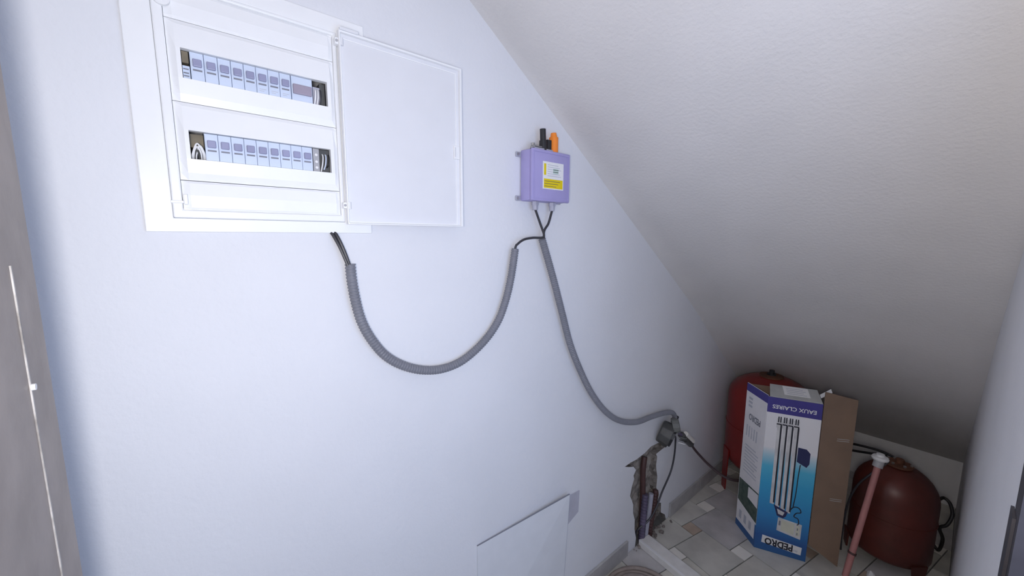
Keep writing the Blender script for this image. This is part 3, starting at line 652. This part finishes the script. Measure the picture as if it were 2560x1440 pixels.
def squiggle(pts, wd, m):
    bm = BM(); P = spline([(u*.19, v*H, 0) for u, v in pts], .004)
    for p_, q_ in zip(P, P[1:]):
        t = (q_-p_).normalized(); s_ = Vector((-t.y, t.x, 0))*wd
        FQ(bm, [((p_+s_).x/.19, (p_+s_).y/H), ((q_+s_).x/.19, (q_+s_).y/H), ((q_-s_).x/.19, (q_-s_).y/H), ((p_-s_).x/.19, (p_-s_).y/H)][::-1], .0012)
    return obj('printed_cable', bm, m, front)
squiggle([(.715, .61), (.70, .53), (.69, .42), (.665, .335)], .0016, 'black_print')
squiggle([(.60, .30), (.68, .335), (.78, .335), (.82, .31), (.74, .30), (.70, .275), (.78, .265), (.80, .235), (.77, .225)], .0018, 'black_print')
bm = BM(); FQ(bm, [(.40, .158), (.86, .135), (.865, .232), (.41, .245)]); cb = obj('printed_control_panel', bm, 'silver_print', front)
bm = BM(); FQ(bm, [(.48, .166), (.73, .154), (.73, .228), (.48, .234)], .0010); FQ(bm, rect(.76, .83, .155, .22), .0010); obj('panel_screen', bm, 'cream_print', cb)
bm = BM(); FQ(bm, rect(.43, .465, .195, .225), .0010); FQ(bm, rect(.78, .80, .16, .175), .0014); FQ(bm, rect(.78, .80, .19, .205), .0014); obj('panel_knob', bm, 'ink', cb)
bm = BM(); FQ(bm, [(.13, .052), (.90, .035), (.91, .085), (.14, .103)]); lg = obj('logo_plate', bm, 'paper', front)
bm = text_mesh('PEDRO', .050, lambda x, y, d: Av+(Bv-Av)*.47+UP*(.069*H-.02*(-x))+(Bv-Av).normalized()*(-x)*.66+UP*(-y*.85)+nf*.0011, offset=.0018)
obj('logo_lettering', bm, 'black_print', front)
bm = BM()
for k in range(3): FQ(bm, [(.76+.028*k, .048-.0005*k), (.775+.028*k, .048), (.775+.028*k, .060), (.76+.028*k, .060)], .0010)
obj('logo_mark', bm, 'inklight', front)
# left face
ns = (Av-Cv).cross(UP).normalized()
if ns.dot(mid-Av) > 0: ns = -ns
SF = (Cv, Av, ns)
bm = BM(); FQ(bm, rect(0, 1, .955, 1.005), face=SF); obj('title_band', bm, 'purple_print', side)
bm = BM()
for k in range(9):
    v0 = .42+.022*k; FQ(bm, rect(.16, .80-.12*(k % 3 == 2), v0, v0+.006), face=SF)
obj('small_print', bm, 'inklight', side)
bm = BM()
for k in range(5): FQ(bm, rect(.15+.12*k, .19+.12*k, .66, .735), face=SF)
for v0 in (.86, .885, .91): FQ(bm, rect(.15, .33, v0, v0+.014), face=SF)
obj('small_print', bm, 'inklight', side)
bm = text_mesh('PEDRO', .040, lambda x, y, d: Cv+(Av-Cv)*.50+UP*(.80*H)+(Av-Cv).normalized()*(-x)*.66+UP*(-y)+ns*.0010, offset=.001); obj('logo_lettering', bm, 'ink', side)
bm = BM(); FQ(bm, [(.02, .19), (.98, .16), (.98, .36), (.02, .345)], face=SF); pg = obj('printed_photograph', bm, 'green_print', side)
bm = BM(); FQ(bm, [(.50, .27), (.97, .26), (.97, .352), (.50, .342)], .0010, face=SF); obj('printed_sky', bm, 'print_white', pg)
bm = BM(); FQ(bm, rect(0, 1, .0, .045), face=SF); FQ(bm, rect(.94, 1, .045, .15), face=SF); obj('blue_edge', bm, 'navy_print' if False else 'gradient', side)
bm = BM()
for k in range(3): FQ(bm, rect(.15+.25*k, .27+.25*k, .075, .13), face=SF)
obj('small_print', bm, 'inklight', side)
bm = BM()
for k, z in enumerate((.30, .565)):
    q = [Bv+(Fv-Bv)*.52, Bv+(Fv-Bv)*.88]; nn = nrm
    for z2 in (0, .008): hexa(bm, [p+UP*(z+z2)+nn*d_ for p, d_ in ((q[0], .0), (q[1], .0), (q[1], .0004), (q[0], .0004))]+[p+UP*(z+z2+.002)+nn*d_ for p, d_ in ((q[0], .0), (q[1], .0), (q[1], .0004), (q[0], .0004))])
obj('crease', bm, 'card_grey', fp)
